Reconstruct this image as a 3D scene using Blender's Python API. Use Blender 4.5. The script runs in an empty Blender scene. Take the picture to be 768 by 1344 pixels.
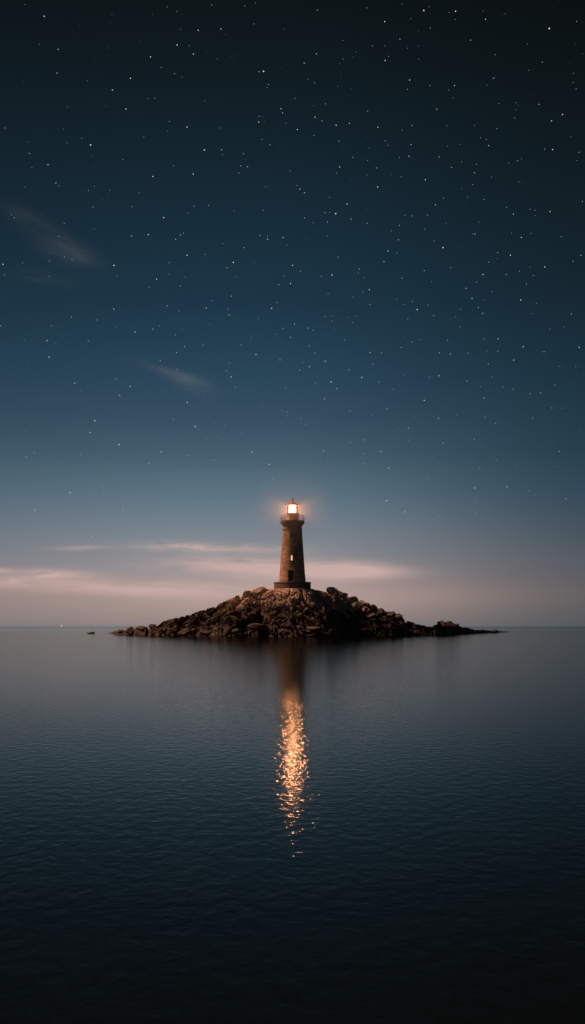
import bpy, bmesh, math, random
from mathutils import Vector, Matrix, noise as mnoise

# ------------------------------------------------------------------ scene, camera, world, sun
S = bpy.context.scene
COL = S.collection
R = math.radians
F = 1306.0          # focal length in photograph pixels
CAM_H = 1.94        # metres above the sea

cd = bpy.data.cameras.new("camera")
cam = bpy.data.objects.new("camera", cd)
COL.objects.link(cam)
cam.location = (0, 0, CAM_H)
cam.rotation_euler = (R(90), 0, 0)
cd.sensor_fit = 'VERTICAL'
cd.sensor_height = 36.0
cd.lens = 36.0 * F / 1344.0
cd.shift_y = 150.0 / 1344.0
cd.clip_start = 0.1
cd.clip_end = 150000.0
S.camera = cam

S.render.engine = 'CYCLES'
S.cycles.use_denoising = True
S.cycles.denoiser = 'OPENIMAGEDENOISE'
S.cycles.max_bounces = 6
S.cycles.use_light_tree = False
S.cycles.volume_bounces = 0
S.cycles.transparent_max_bounces = 12
S.cycles.sample_clamp_indirect = 8.0
S.cycles.sample_clamp_direct = 0.0
S.cycles.caustics_reflective = True
S.view_settings.view_transform = 'Standard'
S.view_settings.look = 'None'
S.view_settings.exposure = 0.0
S.view_settings.gamma = 1.0
S.view_settings.use_curve_mapping = False


def lin(h):
    h = h.lstrip('#')
    out = []
    for i in (0, 2, 4):
        c = int(h[i:i+2], 16) / 255.0
        out.append(c / 12.92 if c <= 0.04045 else ((c + 0.055) / 1.055) ** 2.4)
    return (out[0], out[1], out[2], 1.0)


class NT:
    """small helper round a node tree"""
    def __init__(self, tree):
        self.t = tree
        self.n = tree.nodes
        self.l = tree.links

    def new(self, typ, **kw):
        nd = self.n.new(typ)
        for k, v in kw.items():
            setattr(nd, k, v)
        return nd

    def put(self, sock, v):
        if isinstance(v, bpy.types.NodeSocket):
            self.l.new(v, sock)
        else:
            sock.default_value = v

    def m(self, op, a, b=0.0, c=0.0, clamp=False):
        nd = self.new('ShaderNodeMath', operation=op)
        nd.use_clamp = clamp
        self.put(nd.inputs[0], a)
        self.put(nd.inputs[1], b)
        if op in ('MULTIPLY_ADD', 'SMOOTH_MIN', 'SMOOTH_MAX'):
            self.put(nd.inputs[2], c)
        return nd.outputs[0]

    def rng(self, v, a, b, c=0.0, d=1.0, smooth=True):
        nd = self.new('ShaderNodeMapRange')
        nd.interpolation_type = 'SMOOTHSTEP' if smooth else 'LINEAR'
        self.put(nd.inputs['Value'], v)
        for k, x in zip(('From Min', 'From Max', 'To Min', 'To Max'), (a, b, c, d)):
            self.put(nd.inputs[k], x)
        return nd.outputs['Result']

    def ramp(self, v, stops):
        nd = self.new('ShaderNodeValToRGB')
        el = nd.color_ramp.elements
        el[0].position, el[0].color = stops[0]
        el[1].position, el[1].color = stops[-1]
        for p, c in stops[1:-1]:
            e = el.new(p)
            e.color = c
        self.put(nd.inputs[0], v)
        return nd.outputs['Color']

    def mix(self, f, a, b):
        nd = self.new('ShaderNodeMix', data_type='RGBA')
        self.put(nd.inputs['Factor'], f)
        self.put(nd.inputs['A'], a)
        self.put(nd.inputs['B'], b)
        return nd.outputs['Result']

    def noise(self, vec, scale, detail=4.0, rough=0.55, dist=0.0):
        nd = self.new('ShaderNodeTexNoise')
        if vec is not None:
            self.put(nd.inputs['Vector'], vec)
        nd.inputs['Scale'].default_value = scale
        nd.inputs['Detail'].default_value = detail
        nd.inputs['Roughness'].default_value = rough
        nd.inputs['Distortion'].default_value = dist
        return nd.outputs['Fac']

    def xyz(self, x, y, z):
        nd = self.new('ShaderNodeCombineXYZ')
        for s, v in zip(nd.inputs, (x, y, z)):
            self.put(s, v)
        return nd.outputs[0]


def build_world():
    w = bpy.data.worlds.new("World")
    S.world = w
    w.use_nodes = True
    t = NT(w.node_tree)
    t.n.clear()
    out = t.new('ShaderNodeOutputWorld')
    bg = t.new('ShaderNodeBackground')
    t.l.new(bg.outputs[0], out.inputs[0])
    tc = t.new('ShaderNodeTexCoord')
    sp = t.new('ShaderNodeSeparateXYZ')
    t.l.new(tc.outputs['Generated'], sp.inputs[0])
    x, y, z = sp.outputs
    hz = t.m('MAXIMUM', t.m('SQRT', t.m('ADD', t.m('MULTIPLY', x, x), t.m('MULTIPLY', y, y))), 0.001)
    el = t.m('DIVIDE', z, hz)                      # tangent of the elevation
    sa = t.m('DIVIDE', x, hz)                      # sine of the azimuth, 0 straight over the island
    e = t.m('DIVIDE', el, 0.8, clamp=True)

    def st(rows):
        return [(max(0.0, (822 - yy) / F / 0.8), lin(c)) for yy, c in rows]
    left = t.ramp(e, st([(822, '#8f8383'), (812, '#9b8b87'), (795, '#a5928c'), (775, '#a8948f'), (750, '#979194'),
                         (720, '#868b91'), (690, '#75828d'), (650, '#5e7483'), (600, '#466070'), (550, '#375062'),
                         (500, '#2b475a'), (450, '#233f50'), (400, '#1d3748'), (300, '#182d3b'), (200, '#14252f'),
                         (100, '#101c22'), (0, '#0e1619'), (-150, '#0a0f12')]))
    right = t.ramp(e, st([(822, '#4e565c'), (800, '#5a595c'), (780, '#5f5c5e'), (740, '#545961'), (700, '#43515c'),
                          (650, '#314656'), (600, '#263e4c'), (500, '#1b313f'), (400, '#162631'), (300, '#122027'),
                          (200, '#0f191e'), (100, '#0c1416'), (0, '#0b0f10'), (-150, '#080b0c')]))
    base = t.mix(t.rng(sa, -0.04, 0.33), left, right)
    # a little cooler and darker at the far left
    base = t.mix(t.rng(sa, -0.08, -0.40, 0.0, 0.40), base, right)

    # clouds, in the sky's own azimuth / elevation
    X = t.m('MULTIPLY', sa, F)
    Y = t.m('MULTIPLY', el, F)
    front = t.rng(y, 0.0, 0.3)
    wv = t.xyz(t.m('MULTIPLY', X, 0.008), t.m('MULTIPLY', Y, 0.02), 3.3)
    warp = t.m('MULTIPLY', t.m('SUBTRACT', t.noise(wv, 1.0, 3.0), 0.5), 12.0)
    Yw = t.m('ADD', Y, warp)

    def blob(px, py, sx, sy, ang, amp, nsx, nsy, seed, lo=0.3, hi=0.75, yy=None):
        yy = Yw if yy is None else yy
        dx = t.m('SUBTRACT', X, px - 384.0)
        dy = t.m('SUBTRACT', yy, 822.0 - py)
        ca, sn = math.cos(R(ang)), math.sin(R(ang))
        u = t.m('ADD', t.m('MULTIPLY', dx, ca), t.m('MULTIPLY', dy, sn))
        v = t.m('SUBTRACT', t.m('MULTIPLY', dy, ca), t.m('MULTIPLY', dx, sn))
        d = t.m('ADD', t.m('POWER', t.m('ABSOLUTE', t.m('DIVIDE', u, sx)), 2.0),
                t.m('POWER', t.m('ABSOLUTE', t.m('DIVIDE', v, sy)), 2.0))
        g = t.m('EXPONENT', t.m('MULTIPLY', d, -1.0))
        nv = t.xyz(t.m('MULTIPLY', u, nsx), t.m('MULTIPLY', v, nsy), seed)
        n = t.rng(t.noise(nv, 1.0, 5.0, 0.6, 0.4), lo, hi)
        return t.m('MULTIPLY', t.m('MULTIPLY', g, n), amp)

    def over(col, lst, tint):
        s = None
        for b in lst:
            s = b if s is None else t.m('ADD', s, b)
        s = t.m('MINIMUM', t.m('MULTIPLY', s, front), 0.9)
        return t.mix(s, col, tint)

    pink = lin('#ceaea7')
    base = over(base, [
        blob(250, 720, 62, 6, 0, 0.80, 0.022, 0.12, 1.0, 0.25, 0.62),
        blob(350, 722, 60, 5, 0, 0.45, 0.020, 0.12, 1.7, 0.25, 0.62),
        blob(320, 743, 95, 11, -1, 0.90, 0.014, 0.09, 2.0, 0.22, 0.62),
        blob(395, 752, 80, 14, 0, 0.55, 0.012, 0.08, 2.6, 0.1, 0.6),
        blob(462, 750, 66, 9, -2, 1.00, 0.010, 0.07, 3.0, 0.0, 0.5),
        blob(78, 756, 52, 7, 0, 0.85, 0.016, 0.11, 4.0, 0.2, 0.62),
        blob(20, 765, 60, 7, 0, 0.55, 0.016, 0.10, 4.4, 0.2, 0.62),
        blob(190, 773, 150, 10, -1, 0.80, 0.008, 0.07, 5.0, 0.1, 0.55),
        blob(2, 750, 34, 3.5, 0, 0.7, 0.014, 0.10, 6.0, 0.15, 0.55),
        blob(112, 722, 30, 2.5, 0, 0.4, 0.014, 0.10, 7.0, 0.1, 0.55),
        blob(400, 785, 200, 20, 0, 0.30, 0.006, 0.04, 8.0, 0.0, 0.5),
    ], pink)
    base = over(base, [
        blob(92, 334, 36, 12, -24, 0.085, 0.020, 0.07, 9.0, 0.2, 0.7, yy=Y),
        blob(98, 348, 34, 11, -14, 0.09, 0.020, 0.08, 10.0, 0.2, 0.7, yy=Y),
        blob(46, 304, 30, 12, -20, 0.055, 0.020, 0.08, 11.0, 0.2, 0.7, yy=Y),
        blob(60, 378, 40, 8, -6, 0.05, 0.010, 0.10, 12.0, 0.2, 0.7, yy=Y),
        blob(232, 495, 40, 6, -17, 0.13, 0.016, 0.10, 13.0, 0.2, 0.6, yy=Y),
        blob(250, 503, 26, 11, -20, 0.11, 0.016, 0.06, 14.0, 0.2, 0.6, yy=Y),
    ], lin('#8e8c8a'))
    t.l.new(base, bg.inputs['Color'])
    bg.inputs['Strength'].default_value = 1.0


build_world()

sun_d = bpy.data.lights.new("sun", 'SUN')
sun_d.energy = 5.0
sun_d.color = (1.0, 0.47, 0.26)
sun_d.angle = R(12)
sun = bpy.data.objects.new("sun", sun_d)
COL.objects.link(sun)
SUN_DIR = Vector((-0.64, 0.12, 0.85)).normalized()     # towards the sun
sun.rotation_euler = SUN_DIR.to_track_quat('Z', 'Y').to_euler()


# ------------------------------------------------------------------ helpers
def tag(o, label=None, cat=None, group=None, kind=None):
    if label: o['label'] = label
    if cat: o['category'] = cat
    if group: o['group'] = group
    if kind: o['kind'] = kind
    return o


def link(name, me, mats, parent=None):
    o = bpy.data.objects.new(name, me)
    COL.objects.link(o)
    if not isinstance(mats, (list, tuple)):
        mats = [mats]
    for m in mats:
        me.materials.append(m)
    if parent is not None:
        o.parent = parent
    return o


def obj(name, bm, mat, parent=None, smooth=False):
    bmesh.ops.recalc_face_normals(bm, faces=bm.faces)
    me = bpy.data.meshes.new(name)
    bm.to_mesh(me)
    bm.free()
    if smooth:
        for p in me.polygons:
            p.use_smooth = True
        try:
            me.set_sharp_from_angle(angle=R(35))
        except Exception:
            pass
    return link(name, me, mat, parent)


def empty(name, loc):
    o = bpy.data.objects.new(name, None)
    o.location = loc
    o.empty_display_size = 0.5
    COL.objects.link(o)
    return o


def lathe(bm, prof, seg=64, uv=True, jitter=0.0, seed=0, cx=0, cy=0):
    """revolve (r, z) pairs about z; uv in metres"""
    rnd = random.Random(seed)
    lay = bm.loops.layers.uv.verify() if uv else None
    rings = []
    for r, z in prof:
        if r < 1e-4:
            rings.append([bm.verts.new((cx, cy, z))])
        else:
            rings.append([bm.verts.new((cx + (r + rnd.uniform(-jitter, jitter)) * math.sin(2*math.pi*k/seg),
                                        cy - (r + rnd.uniform(-jitter, jitter)) * math.cos(2*math.pi*k/seg), z)) for k in range(seg)])
    s = 0.0
    for i in range(len(rings) - 1):
        a, b = rings[i], rings[i+1]
        ds = math.hypot(prof[i+1][0]-prof[i][0], prof[i+1][1]-prof[i][1])
        for k in range(seg):
            k2 = (k+1) % seg
            if len(a) == 1 and len(b) == 1:
                continue
            if len(a) == 1:
                vs = [a[0], b[k2], b[k]]; uvs = [(k, s), (k+1, s+ds), (k, s+ds)]
            elif len(b) == 1:
                vs = [a[k], a[k2], b[0]]; uvs = [(k, s), (k+1, s), (k, s+ds)]
            else:
                vs = [a[k], a[k2], b[k2], b[k]]; uvs = [(k, s), (k+1, s), (k+1, s+ds), (k, s+ds)]
            f = bm.faces.new(vs)
            if lay:
                rr = 2.4
                for lp, (uu, vv) in zip(f.loops, uvs):
                    lp[lay].uv = (uu/seg*2*math.pi*rr, vv)
        s += ds
    return rings


def box(bm, lo, hi, mat=None, bev=0.0):
    vs = [bm.verts.new((x, y, z)) for x in (lo[0], hi[0]) for y in (lo[1], hi[1]) for z in (lo[2], hi[2])]
    fs = [(0,1,3,2), (4,6,7,5), (0,4,5,1), (2,3,7,6), (0,2,6,4), (1,5,7,3)]
    faces = [bm.faces.new([vs[i] for i in f]) for f in fs]
    if bev > 0:
        es = list({e for f in faces for e in f.edges})
        r = bmesh.ops.bevel(bm, geom=es, offset=bev, segments=1, affect='EDGES', profile=0.5)
        vs = list({v for f in r['faces'] for v in f.verts} | {v for v in vs if v.is_valid})
    if mat is not None:
        for v in vs:
            if v.is_valid:
                v.co = mat @ v.co


def tube(bm, pts, rad, seg=8, closed=False):
    pts = [Vector(p) for p in pts]
    n = len(pts)
    rings = []
    for i, p in enumerate(pts):
        if closed:
            d = pts[(i+1) % n] - pts[i-1]
        else:
            d = pts[min(i+1, n-1)] - pts[max(i-1, 0)]
        d.normalize()
        up = Vector((0, 0, 1)) if abs(d.z) < 0.9 else Vector((1, 0, 0))
        a = d.cross(up).normalized()
        b = d.cross(a)
        rr = rad[i] if isinstance(rad, (list, tuple)) else rad
        rings.append([bm.verts.new(p + (a*math.cos(2*math.pi*k/seg) + b*math.sin(2*math.pi*k/seg))*rr) for k in range(seg)])
    for i in range(n if closed else n-1):
        A, B = rings[i], rings[(i+1) % n]
        for k in range(seg):
            bm.faces.new([A[k], A[(k+1) % seg], B[(k+1) % seg], B[k]])
    if not closed:
        bm.faces.new(rings[0])
        bm.faces.new(rings[-1][::-1])


# ------------------------------------------------------------------ materials
def new_mat(name):
    m = bpy.data.materials.new(name)
    m.use_nodes = True
    t = NT(m.node_tree)
    p = t.n['Principled BSDF']
    return m, t, p


def bump(t, h, strength, dist):
    b = t.new('ShaderNodeBump')
    b.inputs['Strength'].default_value = strength
    b.inputs['Distance'].default_value = dist
    t.l.new(h, b.inputs['Height'])
    return b.outputs[0]


def rock_material():
    m, t, p = new_mat("rock")
    geo = t.new('ShaderNodeNewGeometry')
    pos = geo.outputs['Position']
    n1 = t.noise(pos, 0.35, 6, 0.6)
    n2 = t.noise(pos, 2.2, 8, 0.65)
    n3 = t.noise(pos, 9.0, 4, 0.6)
    c = t.ramp(n2, [(0.28, (0.10, 0.082, 0.070, 1)), (0.45, (0.34, 0.27, 0.22, 1)), (0.62, (0.55, 0.45, 0.38, 1))])
    c = t.mix(t.rng(n1, 0.35, 0.7), c, t.mix(0.5, c, (0.10, 0.075, 0.06, 1)))
    # pale lichen spots
    vor = t.new('ShaderNodeTexVoronoi')
    vor.inputs['Scale'].default_value = 1.1
    t.l.new(pos, vor.inputs['Vector'])
    spots = t.m('MULTIPLY', t.rng(vor.outputs['Distance'], 0.36, 0.24), t.rng(n1, 0.50, 0.56))
    c = t.mix(spots, c, (0.58, 0.56, 0.54, 1))
    # algae near the water plus shade painted on the lower slopes, ragged upper edge
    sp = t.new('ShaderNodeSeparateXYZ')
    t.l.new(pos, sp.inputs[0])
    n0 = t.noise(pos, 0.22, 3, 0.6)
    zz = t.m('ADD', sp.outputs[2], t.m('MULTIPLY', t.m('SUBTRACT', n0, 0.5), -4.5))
    wet_shade = t.rng(zz, 6.1, 4.6)
    c = t.mix(t.m('MULTIPLY', wet_shade, 0.85), c, (0.026, 0.022, 0.020, 1))
    t.l.new(c, p.inputs['Base Color'])
    t.put(p.inputs['Roughness'], t.m('MULTIPLY_ADD', wet_shade, -0.25, 0.9))
    p.inputs['Specular IOR Level'].default_value = 0.25
    h = t.m('ADD', t.m('MULTIPLY', n2, 0.7), t.m('MULTIPLY', n3, 0.35))
    vs = t.new('ShaderNodeTexVoronoi', feature='DISTANCE_TO_EDGE')
    vs.inputs['Scale'].default_value = 1.6
    t.l.new(pos, vs.inputs['Vector'])
    crack = t.rng(vs.outputs['Distance'], 0.0, 0.06)
    h = t.m('ADD', h, t.m('MULTIPLY', crack, 0.25))
    t.l.new(bump(t, h, 0.8, 0.35), p.inputs['Normal'])
    return m


def stone_material(name, c1, c2, c3, bw=0.62, bh=0.27):
    m, t, p = new_mat(name)
    uv = t.new('ShaderNodeUVMap')
    nz = t.noise(uv.outputs[0], 1.6, 2)
    vec = t.new('ShaderNodeVectorMath', operation='ADD')
    t.l.new(uv.outputs[0], vec.inputs[0])
    t.l.new(t.xyz(t.m('MULTIPLY', t.m('SUBTRACT', nz, 0.5), 0.35), t.m('MULTIPLY', t.m('SUBTRACT', nz, 0.5), 0.10), 0.0), vec.inputs[1])
    br = t.new('ShaderNodeTexBrick')
    br.inputs['Scale'].default_value = 1.0
    br.inputs['Brick Width'].default_value = bw
    br.inputs['Row Height'].default_value = bh
    br.inputs['Mortar Size'].default_value = 0.022
    br.inputs['Mortar Smooth'].default_value = 0.3
    br.inputs['Bias'].default_value = -0.1
    br.inputs['Color1'].default_value = c1
    br.inputs['Color2'].default_value = c2
    br.inputs['Mortar'].default_value = c3
    t.l.new(vec.outputs[0], br.inputs['Vector'])
    geo = t.new('ShaderNodeNewGeometry')
    n1 = t.noise(geo.outputs['Position'], 3.5, 6, 0.65)
    n2 = t.noise(geo.outputs['Position'], 0.5, 5, 0.6)
    c = t.mix(t.rng(n1, 0.35, 0.7, 0.0, 0.6), br.outputs['Color'], t.mix(0.5, c3, (0.05, 0.04, 0.035, 1)))
    c = t.mix(t.rng(n2, 0.45, 0.75, 0.0, 0.45), c, (0.10, 0.085, 0.07, 1))
    t.l.new(c, p.inputs['Base Color'])
    p.inputs['Roughness'].default_value = 0.92
    p.inputs['Specular IOR Level'].default_value = 0.2
    h = t.m('ADD', t.m('MULTIPLY', br.outputs['Fac'], -0.6), t.m('MULTIPLY', n1, 0.9))
    t.l.new(bump(t, h, 1.0, 0.16), p.inputs['Normal'])
    return m


def plain(name, col, rough=0.6, metal=0.0, nscale=6.0, var=0.35, bmp=0.02):
    m, t, p = new_mat(name)
    geo = t.new('ShaderNodeNewGeometry')
    n = t.noise(geo.outputs['Position'], nscale, 5, 0.6)
    dark = tuple(c * (1 - var) for c in col[:3]) + (1,)
    t.l.new(t.mix(t.rng(n, 0.35, 0.65), dark, tuple(col[:3]) + (1,)), p.inputs['Base Color'])
    p.inputs['Roughness'].default_value = rough
    p.inputs['Metallic'].default_value = metal
    if bmp:
        t.l.new(bump(t, n, 0.5, bmp), p.inputs['Normal'])
    return m


def emit(name, col, strength, sample=True):
    m = bpy.data.materials.new(name)
    m.use_nodes = True
    t = NT(m.node_tree)
    t.n.clear()
    o = t.new('ShaderNodeOutputMaterial')
    e = t.new('ShaderNodeEmission')
    e.inputs[0].default_value = tuple(col[:3]) + (1,)
    e.inputs[1].default_value = strength
    t.l.new(e.outputs[0], o.inputs[0])
    if not sample:
        m.cycles.emission_sampling = 'NONE'
    return m


def glass_material():
    m = bpy.data.materials.new("lantern_glass")
    m.use_nodes = True
    t = NT(m.node_tree)
    t.n.clear()
    o = t.new('ShaderNodeOutputMaterial')
    tr = t.new('ShaderNodeBsdfTransparent')
    tr.inputs[0].default_value = (0.97, 0.96, 0.93, 1)
    gl = t.new('ShaderNodeBsdfGlossy')
    gl.inputs['Roughness'].default_value = 0.05
    fr = t.new('ShaderNodeFresnel')
    fr.inputs[0].default_value = 1.4
    mx = t.new('ShaderNodeMixShader')
    t.l.new(fr.outputs[0], mx.inputs[0])
    t.l.new(tr.outputs[0], mx.inputs[1])
    t.l.new(gl.outputs[0], mx.inputs[2])
    t.l.new(mx.outputs[0], o.inputs[0])
    return m


def lens_material():
    """a glowing glass lens: the lamp inside shines through it"""
    m = bpy.data.materials.new("lit_lens")
    m.use_nodes = True
    t = NT(m.node_tree)
    t.n.clear()
    o = t.new('ShaderNodeOutputMaterial')
    tr = t.new('ShaderNodeBsdfTransparent')
    em = t.new('ShaderNodeEmission')
    em.inputs[0].default_value = (1.0, 0.78, 0.56, 1)
    em.inputs[1].default_value = 0.95
    ad = t.new('ShaderNodeAddShader')
    t.l.new(tr.outputs[0], ad.inputs[0])
    t.l.new(em.outputs[0], ad.inputs[1])
    t.l.new(ad.outputs[0], o.inputs[0])
    m.cycles.emission_sampling = 'NONE'
    return m


def sea_material():
    m = bpy.data.materials.new("sea_water")
    m.use_nodes = True
    t = NT(m.node_tree)
    t.n.clear()
    out = t.new('ShaderNodeOutputMaterial')
    geo = t.new('ShaderNodeNewGeometry')
    pos = geo.outputs['Position']
    sp = t.new('ShaderNodeSeparateXYZ')
    t.l.new(pos, sp.inputs[0])
    # sparse wavelets: mostly flat water with small sharp crests here and there
    v1 = t.new('ShaderNodeMapping')
    v1.inputs['Scale'].default_value = (1.5, 1.0, 1.0)
    t.l.new(pos, v1.inputs['Vector'])
    a = t.m('SUBTRACT', t.noise(v1.outputs[0], 4.6, 2.4, 0.55), 0.5)
    b = t.noise(v1.outputs[0], 0.9, 1.0, 0.5)
    h = t.m('ADD', t.m('MULTIPLY', a, 0.0106), t.m('MULTIPLY', b, 0.0012))
    nrm = bump(t, h, 1.0, 1.0)
    # calm bay in front, more wind ripple on the open sea beyond the island
    # smooth sheet of water plus a thin share of crisp ripple facets that carry the glints
    tint = (0.58, 0.66, 0.68, 1)
    g1 = t.new('ShaderNodeBsdfGlossy', distribution='BECKMANN')
    g1.inputs['Color'].default_value = tint
    t.put(g1.inputs['Roughness'], t.rng(sp.outputs[1], 60.0, 900.0, 0.13, 0.19, False))
    g2 = t.new('ShaderNodeBsdfGlossy', distribution='BECKMANN')
    g2.inputs['Color'].default_value = tint
    t.put(g2.inputs['Roughness'], t.rng(sp.outputs[1], 60.0, 900.0, 0.050, 0.19, False))
    t.l.new(nrm, g2.inputs['Normal'])
    gl = t.new('ShaderNodeMixShader')
    gl.inputs[0].default_value = 0.84
    t.l.new(g1.outputs[0], gl.inputs[1])
    t.l.new(g2.outputs[0], gl.inputs[2])
    df = t.new('ShaderNodeBsdfDiffuse')
    df.inputs['Color'].default_value = (0.0022, 0.0040, 0.0046, 1)
    fr = t.new('ShaderNodeFresnel')
    fr.inputs['IOR'].default_value = 1.30
    mx = t.new('ShaderNodeMixShader')
    t.l.new(fr.outputs[0], mx.inputs[0])
    t.l.new(df.outputs[0], mx.inputs[1])
    t.l.new(gl.outputs[0], mx.inputs[2])
    t.l.new(mx.outputs[0], out.inputs[0])
    return m


M = dict(
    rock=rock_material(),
    stone=stone_material("tower_masonry", (0.66, 0.45, 0.32, 1), (0.34, 0.24, 0.18, 1), (0.20, 0.15, 0.12, 1), 0.85, 0.38),
    plinth=stone_material("plinth_masonry", (0.30, 0.22, 0.17, 1), (0.16, 0.12, 0.095, 1), (0.10, 0.08, 0.065, 1), 0.9, 0.40),
    trim=plain("dressed_stone", (0.30, 0.22, 0.17), 0.9, 0, 4.0),
    iron=plain("painted_iron", (0.32, 0.22, 0.16), 0.5, 0.2, 8.0),
    roof=plain("lantern_roof_copper", (0.42, 0.24, 0.15), 0.45, 0.3, 5.0),
    drum=plain("lantern_base_paint", (0.62, 0.48, 0.36), 0.5, 0, 3.0, 0.25),
    door=plain("door_wood", (0.030, 0.036, 0.036), 0.6, 0, 9.0),
    dark=plain("window_dark", (0.02, 0.022, 0.025), 0.25, 0, 3.0, 0.2, 0),
    brass=plain("brass", (0.5, 0.35, 0.15), 0.35, 1.0),
    lens=lens_material(),
    lit=emit("lit_window_pane", (1.0, 0.60, 0.30), 1.15, False),
    glass=glass_material(),
    sea=sea_material(),
    sail=plain("sail_cloth", (0.88, 0.86, 0.82), 0.8, 0, 1.0, 0.03, 0),
    hull=plain("boat_hull", (0.70, 0.66, 0.60), 0.4, 0, 1.0, 0.1, 0),
)


# ------------------------------------------------------------------ sea
def build_sea():
    bm = bmesh.new()
    ys = [-400, -60, 0, 60, 200, 800, 3000, 12000, 90000]
    xs = [-60000, -5000, -400, -60, 60, 400, 5000, 60000]
    g = [[bm.verts.new((x, y, 0)) for x in xs] for y in ys]
    for j in range(len(ys)-1):
        for i in range(len(xs)-1):
            bm.faces.new([g[j][i], g[j][i+1], g[j+1][i+1], g[j+1][i]])
    o = obj('sea', bm, M['sea'])
    tag(o, 'calm dark blue sea reaching to the horizon', 'sea', kind='structure')


build_sea()


# ------------------------------------------------------------------ island
def interp(tab, x):
    if x <= tab[0][0]: return tab[0][1]
    for (a, va), (b, vb) in zip(tab, tab[1:]):
        if x <= b:
            return va + (vb - va) * (x - a) / (b - a)
    return tab[-1][1]


WATER = [(143, 831.3), (155, 832.6), (200, 834.3), (300, 835.5), (384, 835.8), (430, 835.5), (470, 834.7), (520, 834.2), (570, 833.6),
         (600, 832.3), (630, 831.2), (650, 830.4), (670, 829.4)]
SIL = [(143, 831.0), (150, 828), (158, 825.5), (164, 827), (171, 823), (178, 823), (186, 820.5), (194, 823), (201, 819), (207, 820), (213, 815.5),
       (223, 811), (236, 809.5), (243, 805.5), (258, 799), (271, 796.5), (278, 792.5), (290, 787.5), (299, 783.5), (308, 780),
       (312, 779), (316, 780), (323, 775), (331, 773), (341, 770.5), (349, 771.5), (355, 773), (362, 772.5), (405, 773), (415, 773), (422, 772),
       (428, 771), (430, 770.5), (441, 770.5), (443, 775), (452, 776.5), (457, 782), (468, 783), (472, 790), (480, 792), (492, 796),
       (504, 802), (509, 804), (514, 802), (518, 805), (525, 806), (533, 812), (545, 816), (560, 820), (567, 821), (572, 818), (577, 815.5),
       (582, 814), (587, 816.5), (593, 814), (600, 817), (607, 821), (615, 824), (626, 826), (636, 826.5), (645, 827), (650, 826), (656, 828),
       (670, 829.2)]


def shore_y(px):
    return CAM_H * F / (interp(WATER, px) - 822.0)


def section(px):
    """front shore distance, ridge distance, ridge height for an azimuth"""
    yf = shore_y(px)
    sy = interp(SIL, px)
    H = CAM_H + (822.0 - sy) / F * (yf + 8)
    W = min(17.0, max(2.2, H * 1.75))
    H = CAM_H + (822.0 - sy) / F * (yf + W)
    return yf, yf + W, max(0.15, H), W


def rocky(p, amp):
    """blocky crag displacement"""
    q = Vector((p.x, p.y, p.z))
    w = Vector((mnoise.noise(q*0.30), mnoise.noise(q*0.30+Vector((9, 1, 4))), mnoise.noise(q*0.30+Vector((2, 7, 5)))))
    q = q + w * 1.6
    tot = 0.0
    for sc, am in ((0.15, 1.15), (0.34, 0.75), (0.8, 0.34), (2.0, 0.17)):
        d, pts = mnoise.voronoi(q * sc + Vector((sc*31+17, 5, 2)))
        c = pts[0]
        rnd = mnoise.cell(c * 7.31 + Vector((3, 3, 3)))
        edge = min(1.0, (d[1] - d[0]) * 7.0)
        dx = (q*sc + Vector((sc*31+17, 5, 2))) - c
        tilt = dx.x * (mnoise.cell(c*3.7) * 2 - 1) * 0.9 + dx.y * (mnoise.cell(c*5.1) * 2 - 1) * 0.9
        tot += am * ((rnd - 0.5) * 0.9 + tilt * 0.6 - (1 - edge) * 0.75)
    tot += (mnoise.fractal(q * 0.9, 1.0, 2.1, 5)) * 0.30
    return tot * amp


NC, NV = 760, 150
random.seed(4)


def build_island():
    verts, faces = [], []
    p0, p1 = 141.0, 672.0
    for i in range(NC + 1):
        px = p0 + (p1 - p0) * i / NC
        yf, yr, H, W = section(px)
        a = (px - 384.0) / F
        for j in range(NV + 1):
            v = j / NV
            if v < 0.62:
                t = v / 0.62
                y = yf - 0.6 + (W + 0.6) * t
                z = -0.45 + (H + 0.45) * (1 - (1 - t) ** 1.7)
            else:
                t = (v - 0.62) / 0.38
                y = yf + W + W * 1.1 * t
                z = H - (H + 0.5) * t ** 1.6
            x = a * y
            P = Vector((x, y, z))
            amp = min(1.0, H / 4.0) * 0.95
            amp *= 0.40 + 0.60 * min(1.0, abs(v - 0.62) / 0.12)      # crest follows the outline closely
            d = rocky(P, amp)
            r = math.hypot(x - 0.0, y - 200.5)
            n = Vector((a * 0.1, -0.75, 0.65)) if v < 0.62 else Vector((0, 0.5, 0.85))
            Q = P + n * d
            if r < 6.5:                                              # levelled summit under the tower
                f = max(0.0, min(1.0, (6.5 - r) / 2.3))
                Q.z = Q.z * (1 - f) + 9.45 * f
                Q.y = Q.y * (1 - f) + y * f
            if v == 0 or v == 1:
                Q.z = -0.6
            verts.append(Q)
    w = NV + 1
    for i in range(NC):
        for j in range(NV):
            faces.append((i*w+j, (i+1)*w+j, (i+1)*w+j+1, i*w+j+1))
    me = bpy.data.meshes.new('island')
    me.from_pydata([tuple(v) for v in verts], [], faces)
    me.update()
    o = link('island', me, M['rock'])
    tag(o, 'dark rocky island under the lighthouse', 'island', kind='structure')
    return verts, w


IV, IW = build_island()


def surface_at(px, v):
    i = int(round((px - 141.0) / 531.0 * NC))
    i = max(0, min(NC, i))
    j = max(0, min(NV, int(round(v * NV))))
    return IV[i*IW + j]


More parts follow.
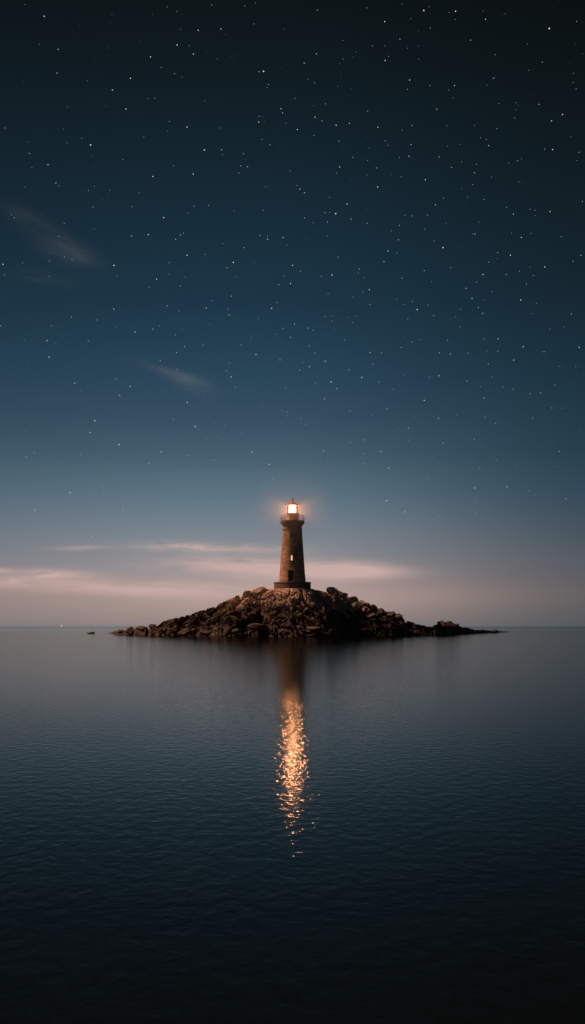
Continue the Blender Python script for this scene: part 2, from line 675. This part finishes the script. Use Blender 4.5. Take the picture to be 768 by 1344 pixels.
def rock_mesh(name, seed, sub=4, cuts=13, squash=(1, 1, 0.75), spread=(0.38, 0.85)):
    rnd = random.Random(seed)
    bm = bmesh.new()
    bmesh.ops.create_icosphere(bm, subdivisions=sub, radius=1.0)
    for _ in range(cuts):
        n = Vector((rnd.gauss(0, 1), rnd.gauss(0, 1), rnd.gauss(0, 1))).normalized()
        d = rnd.uniform(*spread)
        for vtx in bm.verts:
            k = vtx.co.dot(n) - d
            if k > 0:
                vtx.co -= n * k * 0.96
    off = Vector((seed * 3.1, seed * 1.7, seed))
    for vtx in bm.verts:
        c = vtx.co
        k = mnoise.fractal(c * 1.7 + off, 1.0, 2.0, 5) * 0.07
        vtx.co = c * (1 + k)
        vtx.co = Vector((vtx.co.x * squash[0], vtx.co.y * squash[1], vtx.co.z * squash[2]))
    me = bpy.data.meshes.new(name)
    bm.to_mesh(me)
    bm.free()
    for p in me.polygons:
        p.use_smooth = True
    try:
        me.set_sharp_from_angle(angle=R(24))
    except Exception:
        pass
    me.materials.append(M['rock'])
    return me


ROCKS = [rock_mesh('boulder', s, 4, 12 + s % 5, sq) for s, sq in
         zip(range(1, 13), [(1, 1, .8), (1.2, .9, .7), (1, .9, 1.05), (1.3, 1, .6), (.9, 1, .9), (1.1, 1, .55),
                            (1.4, .9, .75), (1, 1, .7), (.85, .9, 1.1), (1.25, 1, .8), (1, 1.1, .65), (1.15, .95, .9)])]


def put_boulder(loc, size, rnd, me=None, label=None, group=None, sc=None):
    o = bpy.data.objects.new('boulder', me or rnd.choice(ROCKS))
    COL.objects.link(o)
    o.location = loc
    o.rotation_euler = (rnd.uniform(-.35, .35), rnd.uniform(-.35, .35), rnd.uniform(0, 6.28))
    o.scale = sc or (size * rnd.uniform(.85, 1.2), size * rnd.uniform(.8, 1.1), size * rnd.uniform(.75, 1.1))
    tag(o, label, 'boulder', group)
    return o


ZONES = [  # px range, name
    (141, 205, 'low rocky tip at the left end of the island'),
    (205, 255, 'lower left slope between the left tip and the steep shoulder'),
    (255, 300, 'steep left shoulder of the island'),
    (300, 352, 'craggy rise just left of the lighthouse'),
    (352, 412, 'slope straight below the lighthouse'),
    (412, 460, 'slope just right of the lighthouse'),
    (460, 505, 'steep right shoulder of the island'),
    (505, 560, 'lower right slope'),
    (560, 612, 'humped outcrop near the right end'),
    (612, 672, 'thin low spit at the right end'),
]


def build_boulders():
    rnd = random.Random(11)
    placed = []
    tries = 0
    while len(placed) < 150 and tries < 9000:
        tries += 1
        px = rnd.uniform(146, 664)
        yf, yr, H, W = section(px)
        if rnd.random() > 0.12 + min(1, H / 9.0):
            continue
        v = rnd.uniform(0.01, 0.66)
        p = surface_at(px, v)
        if math.hypot(p.x, p.y - 200.5) < 4.6:
            continue
        size = min(rnd.choice((0.35, 0.4, 0.5, 0.6, 0.75, 0.95, 1.3)), 0.20 + H * 0.17)
        if v > 0.5:
            size = min(size, 0.6)
        if any((p - q).length < (size + s) * 0.75 for q, s, _, _ in placed):
            continue
        placed.append((p, size, px, v))
    best = {}
    rows = []
    for k, (p, size, px, v) in enumerate(placed):
        for zi, (a, b, nm) in enumerate(ZONES):
            if a <= px < b:
                break
        lvl = 'at the waterline' if p.z < 1.3 else ('on the crest' if v > 0.52 else ('half way up' if p.z > section(px)[2]*0.4 else 'near the foot'))
        rows.append((zi, lvl))
        key = (zi, lvl)
        if key not in best or placed[best[key]][1] < size:
            best[key] = k
    for k, (p, size, px, v) in enumerate(placed):
        zi, lvl = rows[k]
        nm = ZONES[zi][2]
        if best[(zi, lvl)] == k:
            lab = f'biggest loose boulder {lvl} of the {nm}'
        else:
            lab = f'small dark boulder {lvl} of the {nm}'
        words = lab.split()
        lab = ' '.join(words[:16])
        put_boulder(p + Vector((0, -0.05, -size * 0.52)), size, rnd, label=lab,
                    group='loose boulders heaped over the island')


build_boulders()

rb = random.Random(5)


def at(px, py, Y):
    return Vector(((px - 384.0) / F * Y, Y, CAM_H + (822.0 - py) / F * Y))


# the named crags of the outline
for px, py, Y, s, lab in [
    (435.5, 775.5, 199, (1.0, 1.0, 1.1), 'square block shaped rock standing up on the crest right of the lighthouse'),
    (449, 781, 198, (1.35, 1.2, 1.0), 'dark rounded rock stepping down right of the square crest block'),
    (463, 787.5, 199, (1.25, 1.1, 1.0), 'flat topped rock on the right shoulder with a warm lit rim'),
    (341, 775.5, 198, (1.9, 1.2, 1.15), 'broad humped rock on the crest left of the lighthouse'),
    (326, 780, 199, (1.2, 1.0, 1.1), 'upright rock left of the broad crest hump, lit orange'),
    (311, 784.5, 199, (1.0, 1.0, 1.0), 'small knob of rock rising from the left crest'),
    (514, 806.5, 209, (1.05, 0.9, 0.95), 'round dark boulder on the skyline of the right slope'),
    (525, 811, 211, (0.95, 0.9, 0.95), 'second round boulder just below the skyline one, on its right'),
    (581, 821, 228, (1.15, 1.1, 1.35), 'pointed left rock of the twin outcrop near the right end'),
    (592, 821.5, 233, (1.75, 1.2, 1.35), 'larger right rock of the twin outcrop near the right end'),
    (571, 825, 226, (1.0, 1.0, 1.0), 'lower rock leaning on the left of the twin outcrop'),
    (649, 827.7, 290, (1.15, 1.0, 0.5), 'last round rock out on the thin right spit'),
    (157.5, 829.3, 229, (1.0, 1.0, 0.75), 'low dark rock that ends the left tip of the island'),
    (171.5, 828, 222, (1.35, 1.0, 1.0), 'humped rock second from the left tip of the island'),
    (187, 826, 216, (1.25, 1.0, 1.05), 'humped rock third from the left tip of the island'),
    (201, 823, 212, (0.9, 1.0, 0.9), 'small rock knob fourth from the left tip of the island'),
    (243, 830, 197, (1.5, 1.0, 1.1), 'tilted brown rock slab catching light low on the left slope'),
    (270, 830.5, 192, (1.5, 1.0, 0.9), 'tilted brown rock slab right of the first lit slab low on the left'),
    (345, 824, 190, (3.0, 1.4, 1.0), 'long sloping rock ledge on the dark face below and left of the lighthouse'),
    (312, 828, 189, (1.6, 1.0, 0.9), 'rounded brown rock low on the face at the foot of the ledge'),
    (410, 826, 189, (2.1, 1.2, 0.8), 'low rounded ledge near the water below and right of the lighthouse'),
    (400, 834.6, 186.5, (2.6, 0.8, 0.16), 'thin flat ledge lying in the water straight in front of the island'),
    (480, 826.5, 200, (1.4, 1.0, 0.9), 'brown rounded boulder by the water below the right shoulder'),
]:
    o = put_boulder(at(px, py, Y), 1, rb, me=ROCKS[rb.randrange(12)], label=lab, group=None, sc=s)
    o.rotation_euler = (rb.uniform(-.15, .15), rb.uniform(-.15, .15), rb.uniform(-.3, .3))

o = put_boulder(at(119, 830.9, 262), 1, rb, me=ROCKS[3], label='small low rock alone in the water left of the island', group=None, sc=(1.25, 0.9, 0.85))
o.name = 'rock_islet'
o.rotation_euler = (0, 0, 0.2)
o['category'] = 'rock'


# ------------------------------------------------------------------ lighthouse
TX, TY = -0.03, 200.5
PR = [(2.71, 10.80), (2.67, 11.2), (2.52, 12.9), (2.40, 14.6), (2.27, 16.4), (2.15, 18.2), (2.03, 20.0), (1.94, 21.35)]


def wall_r(z):
    return interp([(b, a) for a, b in PR], z)


def build_lighthouse():
    root = empty('lighthouse', (TX, TY, 9.3))
    tag(root, 'round tapering stone lighthouse with its lantern lit, on top of the rocky island', 'lighthouse')

    def part(name, bm, mat, parent=root, smooth=False):
        bmesh.ops.translate(bm, verts=bm.verts, vec=(0, 0, -9.3))
        return obj(name, bm, mat, parent, smooth)

    bm = bmesh.new()
    lathe(bm, [(3.72, 8.4), (3.72, 9.2), (3.69, 10.52), (3.76, 10.54), (3.76, 10.80), (2.6, 10.82)], 64, jitter=0.015, seed=1)
    part('plinth', bm, M['plinth'], smooth=True)

    bm = bmesh.new()
    prof = []
    n = 56
    for k in range(n + 1):
        z = 10.82 + (21.35 - 10.82) * k / n
        prof.append((wall_r(z), z))
    lathe(bm, prof, 96, jitter=0.018, seed=2)
    part('tower_wall', bm, M['stone'], smooth=True)

    bm = bmesh.new()
    lathe(bm, [(1.93, 21.33), (2.04, 21.36), (2.06, 21.46), (1.96, 21.52), (1.93, 21.6), (1.93, 22.05)], 72, jitter=0.006, seed=3)
    part('string_course', bm, M['trim'], smooth=True)

    bm = bmesh.new()
    lathe(bm, [(1.93, 22.03), (1.98, 22.12), (2.08, 22.30), (2.22, 22.46), (2.34, 22.60), (2.42, 22.72), (2.42, 22.96), (2.46, 22.98),
               (2.46, 23.13), (2.40, 23.16), (1.2, 23.18)], 72, jitter=0.008, seed=4)
    part('gallery', bm, M['trim'], smooth=True)

    # door on the plinth
    def facing(az, z, out):
        """matrix: local x = tangent, y = outward, z = up, at the wall surface"""
        a = R(az)
        o = Vector((math.sin(a), -math.cos(a), 0))
        t = Vector((math.cos(a), math.sin(a), 0))
        lean = math.atan2(wall_r(z - 0.5) - wall_r(z + 0.5), 1.0)
        up = (Vector((0, 0, 1)) * math.cos(lean) - o * math.sin(lean)).normalized()
        oo = t.cross(up)
        if oo.dot(o) < 0:
            oo = -oo
        pos = o * (wall_r(z) + out) + Vector((0, 0, z))
        m = Matrix((( t.x, oo.x, up.x, pos.x), (t.y, oo.y, up.y, pos.y), (t.z, oo.z, up.z, pos.z), (0, 0, 0, 1)))
        return m

    az = -5.0
    mt = facing(az, 12.0, 0.0)
    bm = bmesh.new()
    for s in (-1, 1):
        for q in range(4):
            w = 0.20 if q % 2 else 0.28
            x0, x1 = (0.50, 0.50 + w) if s > 0 else (-0.50 - w, -0.50)
            box(bm, (x0, -0.3, -1.16 + q*0.535), (x1, 0.10, -1.16 + q*0.535 + 0.52), mt, 0.02)
    box(bm, (-0.82, -0.3, 0.99), (0.82, 0.16, 1.27), mt, 0.025)
    frame = part('door_surround', bm, M['trim'])
    bm = bmesh.new()
    for k in range(5):
        box(bm, (-0.49 + k*0.197, -0.25, -1.15), (-0.49 + k*0.197 + 0.19, 0.03, 0.98), mt, 0.01)
    door = part('door', bm, M['door'])
    bm = bmesh.new()
    tube(bm, [mt @ Vector((0.36, 0.03, -0.1)), mt @ Vector((0.36, 0.10, -0.1)), mt @ Vector((0.36, 0.10, 0.08)), mt @ Vector((0.36, 0.03, 0.08))], 0.018, 6)
    part('handle', bm, M['brass'], door)
    bm = bmesh.new()
    box(bm, (-0.75, -0.1, -1.30), (0.75, 0.55, -1.15), facing(az, 12.0, 0.0), 0.02)
    part('doorstep', bm, M['trim'])

    def window(az, zc, w, h, mat, name='window'):
        mt = facing(az, zc, 0.0)
        bm = bmesh.new()
        fw = 0.13
        box(bm, (-w/2-fw, -0.2, -h/2), (-w/2, 0.09, h/2), mt, 0.015)
        box(bm, (w/2, -0.2, -h/2), (w/2+fw, 0.09, h/2), mt, 0.015)
        box(bm, (-w/2-fw-0.04, -0.2, h/2+0.002), (w/2+fw+0.04, 0.11, h/2+0.17), mt, 0.015)
        box(bm, (-w/2-fw-0.06, -0.2, -h/2-0.15), (w/2+fw+0.06, 0.15, -h/2-0.002), mt, 0.015)
        wo = part(name, bm, M['trim'])
        bm = bmesh.new()
        box(bm, (-w/2, -0.2, -h/2), (w/2, 0.025, h/2), mt)
        part('pane', bm, mat, wo)
        bm = bmesh.new()
        box(bm, (-0.015, 0.026, -h/2), (0.015, 0.045, h/2), mt)
        box(bm, (-w/2, 0.046, -0.015), (w/2, 0.058, 0.015), mt)
        part('glazing_bar', bm, M['door'], wo)
        return wo
    wl = window(-3.0, 15.55, 0.31, 0.98, M['lit'])
    wl['label'] = 'lit window glowing warm yellow'
    wd = window(-4.0, 20.1, 0.36, 0.85, M['dark'])
    wd['label'] = 'dark unlit slit window high on the tower'

    # gallery railing
    bm = bmesh.new()
    for hh, rr in ((24.16, 0.032), (23.84, 0.018), (23.50, 0.018)):
        tube(bm, [(2.33*math.sin(2*math.pi*k/48), -2.33*math.cos(2*math.pi*k/48), hh) for k in range(48)], rr, 6, True)
    rail = part('railing', bm, M['iron'])
    for k in range(14):
        a = 2*math.pi*(k+0.5)/14
        bm = bmesh.new()
        x, y = 2.33*math.sin(a), -2.33*math.cos(a)
        tube(bm, [(x, y, 23.14), (x, y, 23.25), (x, y, 24.18), (x, y, 24.22), (x, y, 24.27)], [0.075, 0.05, 0.05, 0.07, 0.02], 8)
        part('railing_post', bm, M['iron'], rail)

    # lantern
    bm = bmesh.new()
    lathe(bm, [(1.36, 23.17), (1.36, 23.30), (1.28, 23.34), (1.28, 24.50), (1.36, 24.54), (1.38, 24.66), (0.4, 24.68)], 48)
    part('lantern_base', bm, M['drum'], smooth=True)
    bm = bmesh.new()
    mt = facing(70, 21.3, 0)
    lathe(bm, [(0.32, 24.67), (0.32, 24.72), (1.08, 24.74), (1.14, 25.0), (1.15, 25.42), (1.14, 25.85), (1.08, 26.14), (0.3, 26.16), (0, 26.16)], 24, uv=False)
    part('lamp_lens', bm, M['lens'], smooth=True)
    ld = bpy.data.lights.new('lamp', 'POINT')
    ld.energy = 4600.0
    ld.color = (1.0, 0.36, 0.155)
    ld.shadow_soft_size = 0.65
    ld.specular_factor = 0.66
    lo = bpy.data.objects.new('lamp', ld)
    COL.objects.link(lo)
    lo.parent = root
    lo.location = (0, 0, 25.42 - 9.3)
    bm = bmesh.new()
    G = 10
    rg = 1.24
    for k in range(G):
        a0, a1 = 2*math.pi*k/G, 2*math.pi*(k+1)/G
        vs = [bm.verts.new((rg*math.sin(a), -rg*math.cos(a), z)) for a, z in ((a0, 24.68), (a1, 24.68), (a1, 26.22), (a0, 26.22))]
        bm.faces.new(vs)
    gl = part('lantern_glazing', bm, M['glass'])
    bm = bmesh.new()
    for k in range(G):
        a = 2*math.pi*k/G
        x, y = (rg+0.01)*math.sin(a), -(rg+0.01)*math.cos(a)
        tube(bm, [(x, y, 24.66), (x, y, 26.24)], 0.017, 6)
    tube(bm, [((rg+.02)*math.sin(2*math.pi*k/G), -(rg+.02)*math.cos(2*math.pi*k/G), 25.45) for k in range(G)], 0.018, 6, True)
    part('glazing_bars', bm, M['iron'], gl)
    bm = bmesh.new()
    lathe(bm, [(0.9, 26.20), (1.31, 26.20), (1.34, 26.24), (1.32, 26.32), (1.18, 26.42), (0.98, 26.58), (0.66, 26.78), (0.40, 26.92), (0.24, 27.06),
               (0.20, 27.18), (0, 27.2)], 40)
    part('lantern_roof', bm, M['roof'], smooth=True)
    bm = bmesh.new()
    lathe(bm, [(0, 27.16), (0.12, 27.16), (0.12, 27.24), (0.20, 27.36), (0.22, 27.48), (0.16, 27.60), (0.06, 27.68), (0.04, 27.9), (0, 28.05)], 20)
    part('finial', bm, M['iron'], smooth=True)
    return root


build_lighthouse()

# scattering ball added round the lantern to stand in for lens bloom
def build_bloom():
    bm = bmesh.new()
    bmesh.ops.create_icosphere(bm, subdivisions=4, radius=10.0)
    o = obj('lantern_bloom', bm, [], smooth=True)
    m = bpy.data.materials.new('bloom_scatter')
    m.use_nodes = True
    t = NT(m.node_tree)
    t.n.clear()
    out = t.new('ShaderNodeOutputMaterial')
    v = t.new('ShaderNodeVolumePrincipled')
    v.inputs['Color'].default_value = (0.86, 0.95, 1.0, 1)
    v.inputs['Anisotropy'].default_value = 0.0
    tc = t.new('ShaderNodeTexCoord')
    ln = t.new('ShaderNodeVectorMath', operation='LENGTH')
    t.l.new(tc.outputs['Object'], ln.inputs[0])
    q = t.m('SUBTRACT', 1.0, t.m('DIVIDE', ln.outputs['Value'], 10.0), clamp=True)
    q = t.m('MULTIPLY', t.m('POWER', q, 1.5), t.rng(ln.outputs['Value'], 1.3, 1.7))
    t.put(v.inputs['Density'], t.m('MULTIPLY', q, 0.027))
    t.l.new(v.outputs[0], out.inputs['Volume'])
    m.cycles.volume_sampling = 'EQUIANGULAR'
    o.data.materials.clear()
    o.data.materials.append(m)
    o.location = (TX, TY, 25.45)
    tag(o, 'added bloom of scattered light round the lit lantern', 'lantern_bloom', kind='stuff')


build_bloom()


# ------------------------------------------------------------------ sailing boat on the horizon
def build_boat():
    Y = 2600.0
    root = empty('sailing_boat', ((81 - 384) / F * Y, Y, 0))
    tag(root, 'tiny white sailing boat on the horizon far left of the island', 'boat')
    bm = bmesh.new()
    secs = []
    for s, wd, dp, dk in ((-5.0, 1.3, 0.2, 1.0), (-3.0, 1.7, 0.45, 1.0), (0, 1.9, 0.6, 1.05), (3.0, 1.3, 0.5, 1.2), (5.6, 0.06, 0.1, 1.45)):
        secs.append([bm.verts.new((s, y, z)) for y, z in ((-wd, dk), (-wd*0.85, 0.2), (0, -dp), (wd*0.85, 0.2), (wd, dk))])
    for a, b in zip(secs, secs[1:]):
        for k in range(4):
            bm.faces.new([a[k], a[k+1], b[k+1], b[k]])
        bm.faces.new([a[4], a[0], b[0], b[4]])
    bm.faces.new(secs[0])
    bm.faces.new(secs[-1])
    obj('hull', bm, M['hull'], root)
    bm = bmesh.new()
    tube(bm, [(0.8, 0, 1.0), (0.8, 0, 12.8)], [0.12, 0.06], 8)
    obj('mast', bm, M['iron'], root)

    def sail(name, pts, belly):
        bm = bmesh.new()
        A, B, C = map(Vector, pts)
        n = 8
        for side in (0, 0.04):
            g = {}
            for i in range(n+1):
                for j in range(n+1-i):
                    u, v = i/n, j/n
                    w = 1-u-v
                    p = A*w + B*u + C*v
                    p = p + Vector((0, 1, 0)) * (belly * 27*u*v*w/3 + belly*u*w + side)
                    g[i, j] = bm.verts.new(p)
            for i in range(n):
                for j in range(n-i):
                    bm.faces.new([g[i, j], g[i+1, j], g[i, j+1]])
                    if j < n-i-1:
                        bm.faces.new([g[i+1, j], g[i+1, j+1], g[i, j+1]])
        obj(name, bm, M['sail'], root, True)
    sail('mainsail', ((0.6, 0, 2.0), (-4.4, 0.3, 2.1), (0.6, 0, 12.5)), 0.8)
    sail('jib', ((5.2, 0, 1.7), (1.2, 0.3, 1.8), (1.0, 0, 11.0)), 0.6)
    bm = bmesh.new()
    bmesh.ops.create_icosphere(bm, subdivisions=2, radius=0.5, matrix=Matrix.Translation((0.2, -0.5, 3.2)))
    obj('boat_added_glow', bm, emit('boat_added_glow_mat', (1.0, 0.82, 0.68), 3.0, False), root)  # glowing ball added to make the dim boat brighter and whiter
    root.rotation_euler = (0, 0, R(-50))
    


build_boat()

# ------------------------------------------------------------------ stars (tiny far lamps of the night sky)
STARS = [
 (0, 0, 3, "174,64,3 229,194,2 225,288,2 156,175,1 344,318,1 443,354,2 514,308,2 593,224,2 635,266,1.5 698,177,2.5 762,213,2 688,290,1.5 711,116,1 658,27,1.2 696,45,.9 441,56,.7 496,429,2 582,388,.7 609,387,1 266,421,1 250,507,.8 20,504,1 113,559,.8 265,562,1 322,545,1 357,571,3 116,604,1.6 189,648,1.8 220,720,2 232,731,1 126,660,.7 348,750,1 372,733,.7 433,749,.7 484,628,.8 567,539,1 659,517,1 737,500,2 668,478,.8 602,695,2 684,652,1 761,685,2 548,759,.8 550,163,.7 429,189,.6 717,304,.6 745,180,.6 98,18,.6 602,57,.6 418,418,.6 98,737,.6"),
 (256, 0, 3, "66,20,1.2 196,24,1 239,11,.8 13,119,2 102,114,1.8 232,94,1.3 482,39,1.2 747,85,2.2 676,31,1 351,114,.7 583,159,1 478,212,2 430,248,2 583,232,1.2 571,251,1 749,238,2.2 699,180,1 748,181,1 633,206,1 624,225,.8 762,222,1.2 146,221,.8 88,231,.6 252,282,1.5 270,281,3.2 289,333,1.5 284,345,1 445,312,1 471,326,1.5 562,340,1 394,387,1 514,409,1.5 39,397,1 339,428,1.7 345,445,1.9 472,461,2 468,417,.8 500,476,1.6 608,486,2 556,493,2 680,437,1.5 720,501,1.7 251,481,2 252,458,1 262,458,.8 403,510,1.9 358,485,.7 99,504,1.2 468,533,1.2 567,556,1.3 295,570,1.4 264,549,.9 37,590,2.6 105,590,1.8 108,609,1 191,605,1.5 180,653,1.5 207,656,1.7 173,681,1.3 374,673,1 622,620,1.5 570,657,1.8 557,681,.9 680,632,1 749,554,1.6 761,572,1 687,582,.9 715,661,1.3 676,689,1 719,736,2 413,744,1.7 431,759,2 401,730,1 278,735,.8"),
 (512, 0, 3, "133,41,3 258,44,2.6 155,26,1 232,49,1 257,77,1.2 376,76,1.8 454,55,1.2 627,112,3.4 735,84,1.5 48,16,1 158,111,1.2 39,154,1.6 317,158,1.8 414,215,1.5 600,245,1.3 540,174,1 113,233,1 69,190,.8 547,277,1.2 77,315,2.6 157,337,1.2 68,352,1.3 231,355,1.3 254,337,1.7 408,308,1.8 382,335,.8 723,289,1.3 733,350,1.4 721,325,.8 249,385,.9 184,430,1.9 586,411,1.8 679,451,2.2 636,476,1.9 496,404,1 496,432,.9 491,465,1 428,408,.9 86,494,1.6 223,495,1.2 47,513,1.3 421,506,1.2 333,493,.8 83,569,1.8 75,615,2.1 193,618,1.7 357,542,1 379,549,1.2 388,573,2 276,569,1 227,575,.9 640,589,2.2 609,587,1.2 744,600,1.6 503,633,1.6 518,626,.8 467,642,.9 282,637,1 340,647,1.1 243,659,1.5 333,680,1.6 139,708,1.9 44,697,1 400,697,.9 325,727,1 282,743,.8 507,715,.8 712,538,.8 37,620,.8 736,633,.8 366,43,.8 82,73,.7 731,174,.7 758,212,.7"),
 (0, 256, 3, "367,47,1.3 520,45,1 645,89,2.2 742,70,1 764,44,1 57,89,1.4 46,78,.9 253,111,1 231,163,1.2 519,161,2 584,156,2 692,174,1.8 711,157,1.8 723,150,1.3 371,133,.7 12,273,2.8 89,267,1 18,315,1 195,260,1.2 254,244,1.2 284,254,1.1 195,321,1 449,277,2.6 461,320,.8 666,266,1 737,237,2 666,311,1 617,331,2 730,323,1 710,359,1.2 588,364,.8 448,449,2.2 658,436,1.4 705,457,.9 282,480,1.2 383,492,1.2 203,515,1 3,515,1.5 603,528,2 628,515,.9 532,539,1.8 690,551,1.4 185,573,1.8 348,574,1.4 218,584,.9 96,574,.8 727,596,1.6 695,620,1.6 194,638,2.2 631,652,1.5 699,686,1.6 294,740,2 458,724,1.3 512,753,2 718,528,.8 458,519,.7"),
 (256, 256, 3, "54,41,1.1 152,64,.8 268,60,1.1 530,9,1 599,35,2 512,69,1.6 531,69,1 554,73,3 614,95,2 522,106,1.6 431,89,1.5 466,109,.9 678,111,1.4 256,159,1.6 286,161,1 286,174,2.3 347,167,2.3 363,197,.8 193,207,1.4 109,191,.9 39,234,.9 521,161,.9 151,265,2.6 126,286,1.7 384,277,1.9 415,300,1.2 563,244,1.2 760,220,2.4 744,262,1.7 349,320,1.1 498,320,1.4 540,315,2.3 647,291,1.5 643,307,1 665,325,1 159,322,.8 330,353,1.5 376,349,1.9 686,372,1.8 662,382,1 524,388,1.1 623,401,.9 143,398,1.3 67,416,1.3 44,445,1.8 302,446,2 323,423,1.2 688,431,1.5 129,448,1.1 132,472,1.3 140,474,.9 58,510,.9 249,486,.9 392,508,2 445,524,1.6 347,526,1.3 464,532,1.1 513,478,1.1 541,475,.9 541,496,.9 548,529,.8 621,502,1 635,476,.7 376,560,1.5 318,548,.8 341,577,.9 588,570,1.2 136,572,.9 182,590,1.2 220,562,.8 31,591,1 451,594,1.3 482,573,.8 240,628,1.8 472,623,1.3 690,620,2.3 734,622,1.4 335,649,1.5 513,654,2 424,659,.9 451,676,1.7 412,690,1.8 136,661,1.2 125,692,1.3 142,716,1.8 605,688,1.3 657,718,2 700,666,1.2 473,741,1 536,736,2.3 558,762,1.7 357,760,1.2 158,756,1 724,736,1 604,481,.7"),
 (512, 256, 3, "179,38,2 211,12,1 306,8,1 370,17,1.4 86,82,1.5 148,79,1.3 58,80,.8 37,119,1.6 137,134,.9 458,48,1 486,75,2.1 551,55,1 571,60,1.2 571,81,.9 630,65,1.7 758,25,1.6 221,111,.7 350,107,.7 326,153,1 335,153,1.7 479,149,.9 517,167,1.9 674,163,1.3 555,151,.8 33,176,1.6 5,141,1 173,181,1.1 208,207,2.7 27,228,.9 424,226,1.4 474,237,2.1 752,237,1.9 720,261,1.4 389,264,1.4 239,286,1.3 135,298,1.4 609,283,2.2 510,299,1.5 551,284,.8 366,313,2 458,313,1 564,317,1.4 47,328,1.4 163,341,.9 341,342,1.1 537,351,1.4 299,367,2 402,380,1 323,407,2 371,415,.8 515,413,2.2 577,427,.8 88,419,1.3 150,433,1 56,431,.9 26,411,.9 107,451,2.8 172,475,1.3 278,450,1.1 348,443,1.5 365,466,2.1 714,468,1.5 70,488,1.1 259,480,.8 275,518,1 560,467,.8 685,518,.9 629,529,.8 371,567,.9 425,566,2.3 86,578,1.5 117,569,1.1 227,572,1.2 44,600,1.2 194,621,1.7 238,625,1.6 307,623,1.4 525,597,2 602,617,1.1 609,617,1.1 745,600,1.8 424,615,1.3 381,614,.9 487,650,1.9 387,664,1.5 665,674,.8 731,675,.9 55,707,1 192,711,2 304,732,1.7 400,718,1 357,755,.9 445,757,.9 485,764,1.5 649,748,1.1 156,718,.8 12,765,.9"),
 (0, 512, 2, "314,14,1.8 492,32,1.8 70,41,.9 212,3,.9 293,58,.7 249,80,2.4 237,111,1.8 455,76,1.3 513,96,2 754,57,1.3 755,68,1.3 690,35,.8 441,115,1 590,94,1 583,110,1 563,89,.8 541,129,.9 161,106,.8 68,107,.7 313,143,2.4 423,162,1.8 492,172,1.3 391,192,1.5 562,185,1.6 662,162,2 707,195,2 717,232,1.9 91,165,1.6 69,175,1.6 212,169,1.3 275,195,.8 328,197,.7 184,269,1.8 270,254,1 272,265,1.2 244,266,1 92,315,2.2 322,315,1.4 352,325,1 538,283,.9 242,384,1.6 476,365,1 153,430,1 640,204,.7 636,113,.9 731,122,.7 587,231,.7 672,61,.7 535,20,.7"),
 (384, 512, 2, "84,23,1.8 150,55,1.4 208,66,1 247,49,1.4 346,27,1.9 503,21,2 383,74,1.8 431,65,.8 320,71,.8 486,71,.7 506,71,1.2 533,87,1.3 623,9,1.3 651,7,1.5 681,47,1.3 709,47,1 630,74,1.4 22,75,1.3 35,91,1.4 304,100,1.8 278,100,.8 305,132,1 153,138,1.2 188,131,1.3 186,167,1.3 185,193,1.2 48,147,.9 24,149,.9 81,159,1.8 232,161,2.2 253,204,1.8 248,224,.9 395,139,1.5 477,129,1.4 499,144,1.1 370,176,.8 536,185,1.2 700,161,1.6 491,206,1.7 352,231,1 587,201,.7 695,201,.9 247,290,2.2 295,320,1.7 385,328,1.2 430,325,.9 478,257,1.8 563,254,1.8 622,265,1.3 480,295,1.4 480,325,1.1 718,285,1.6 145,295,.7 242,373,1.3 283,387,.8 147,345,.8 456,268,.8 755,105,.7 527,175,.7 73,184,.7 100,78,.7"),
]


def build_stars():
    rnd = random.Random(77)
    D = 40000.0
    bm = bmesh.new()
    allst = []
    for ox, oy, k, s in STARS:
        for tok in s.split():
            a, b, c = tok.split(',')
            allst.append((ox + float(a)/k, oy + float(b)/k, float(c)))
    for _ in range(300):                                            # the faintest ones in the frame
        y = rnd.uniform(-30, 640) ** 1.0
        allst.append((rnd.uniform(-20, 790), y, rnd.uniform(-0.3, 0.3)))
    for _ in range(900):                                            # the rest of the sky round about
        x = rnd.uniform(-1400, 2200)
        y = rnd.uniform(-700, 690)
        if -20 < x < 790 and y > -30:
            continue
        allst.append((x, y, rnd.choice((0.4, 0.6, 0.8, 1.0, 1.4, 2.0))))
    warm, cool = [], []
    for px, py, mg in allst:
        d = Vector(((px-384)/F, 1.0, (822-py)/F))
        L = d.length
        c = d * D + Vector((0, 0, CAM_H))
        dia = 0.28 + 0.46 * mg     # in photograph pixels
        r = 0.5 * dia / F * D
        mi = 2 if py < 200 and rnd.random() < 0.45 and mg < 1.6 else (1 if (mg > 1.6 and rnd.random() < 0.6) else 0)
        before = len(bm.faces)
        res = bmesh.ops.create_icosphere(bm, subdivisions=1, radius=r, matrix=Matrix.Translation(c))
        for v in res['verts']:
            for f in v.link_faces:
                f.material_index = mi
    mats = [emit('star_white', (0.74, 0.80, 0.86), 0.68, False), emit('star_warm', (1.0, 0.88, 0.82), 0.9, False),
            emit('star_blue', (0.36, 0.58, 0.78), 0.65, False)]
    o = obj('stars', bm, mats)
    tag(o, 'stars scattered over the whole night sky', 'stars', kind='stuff')


build_stars()
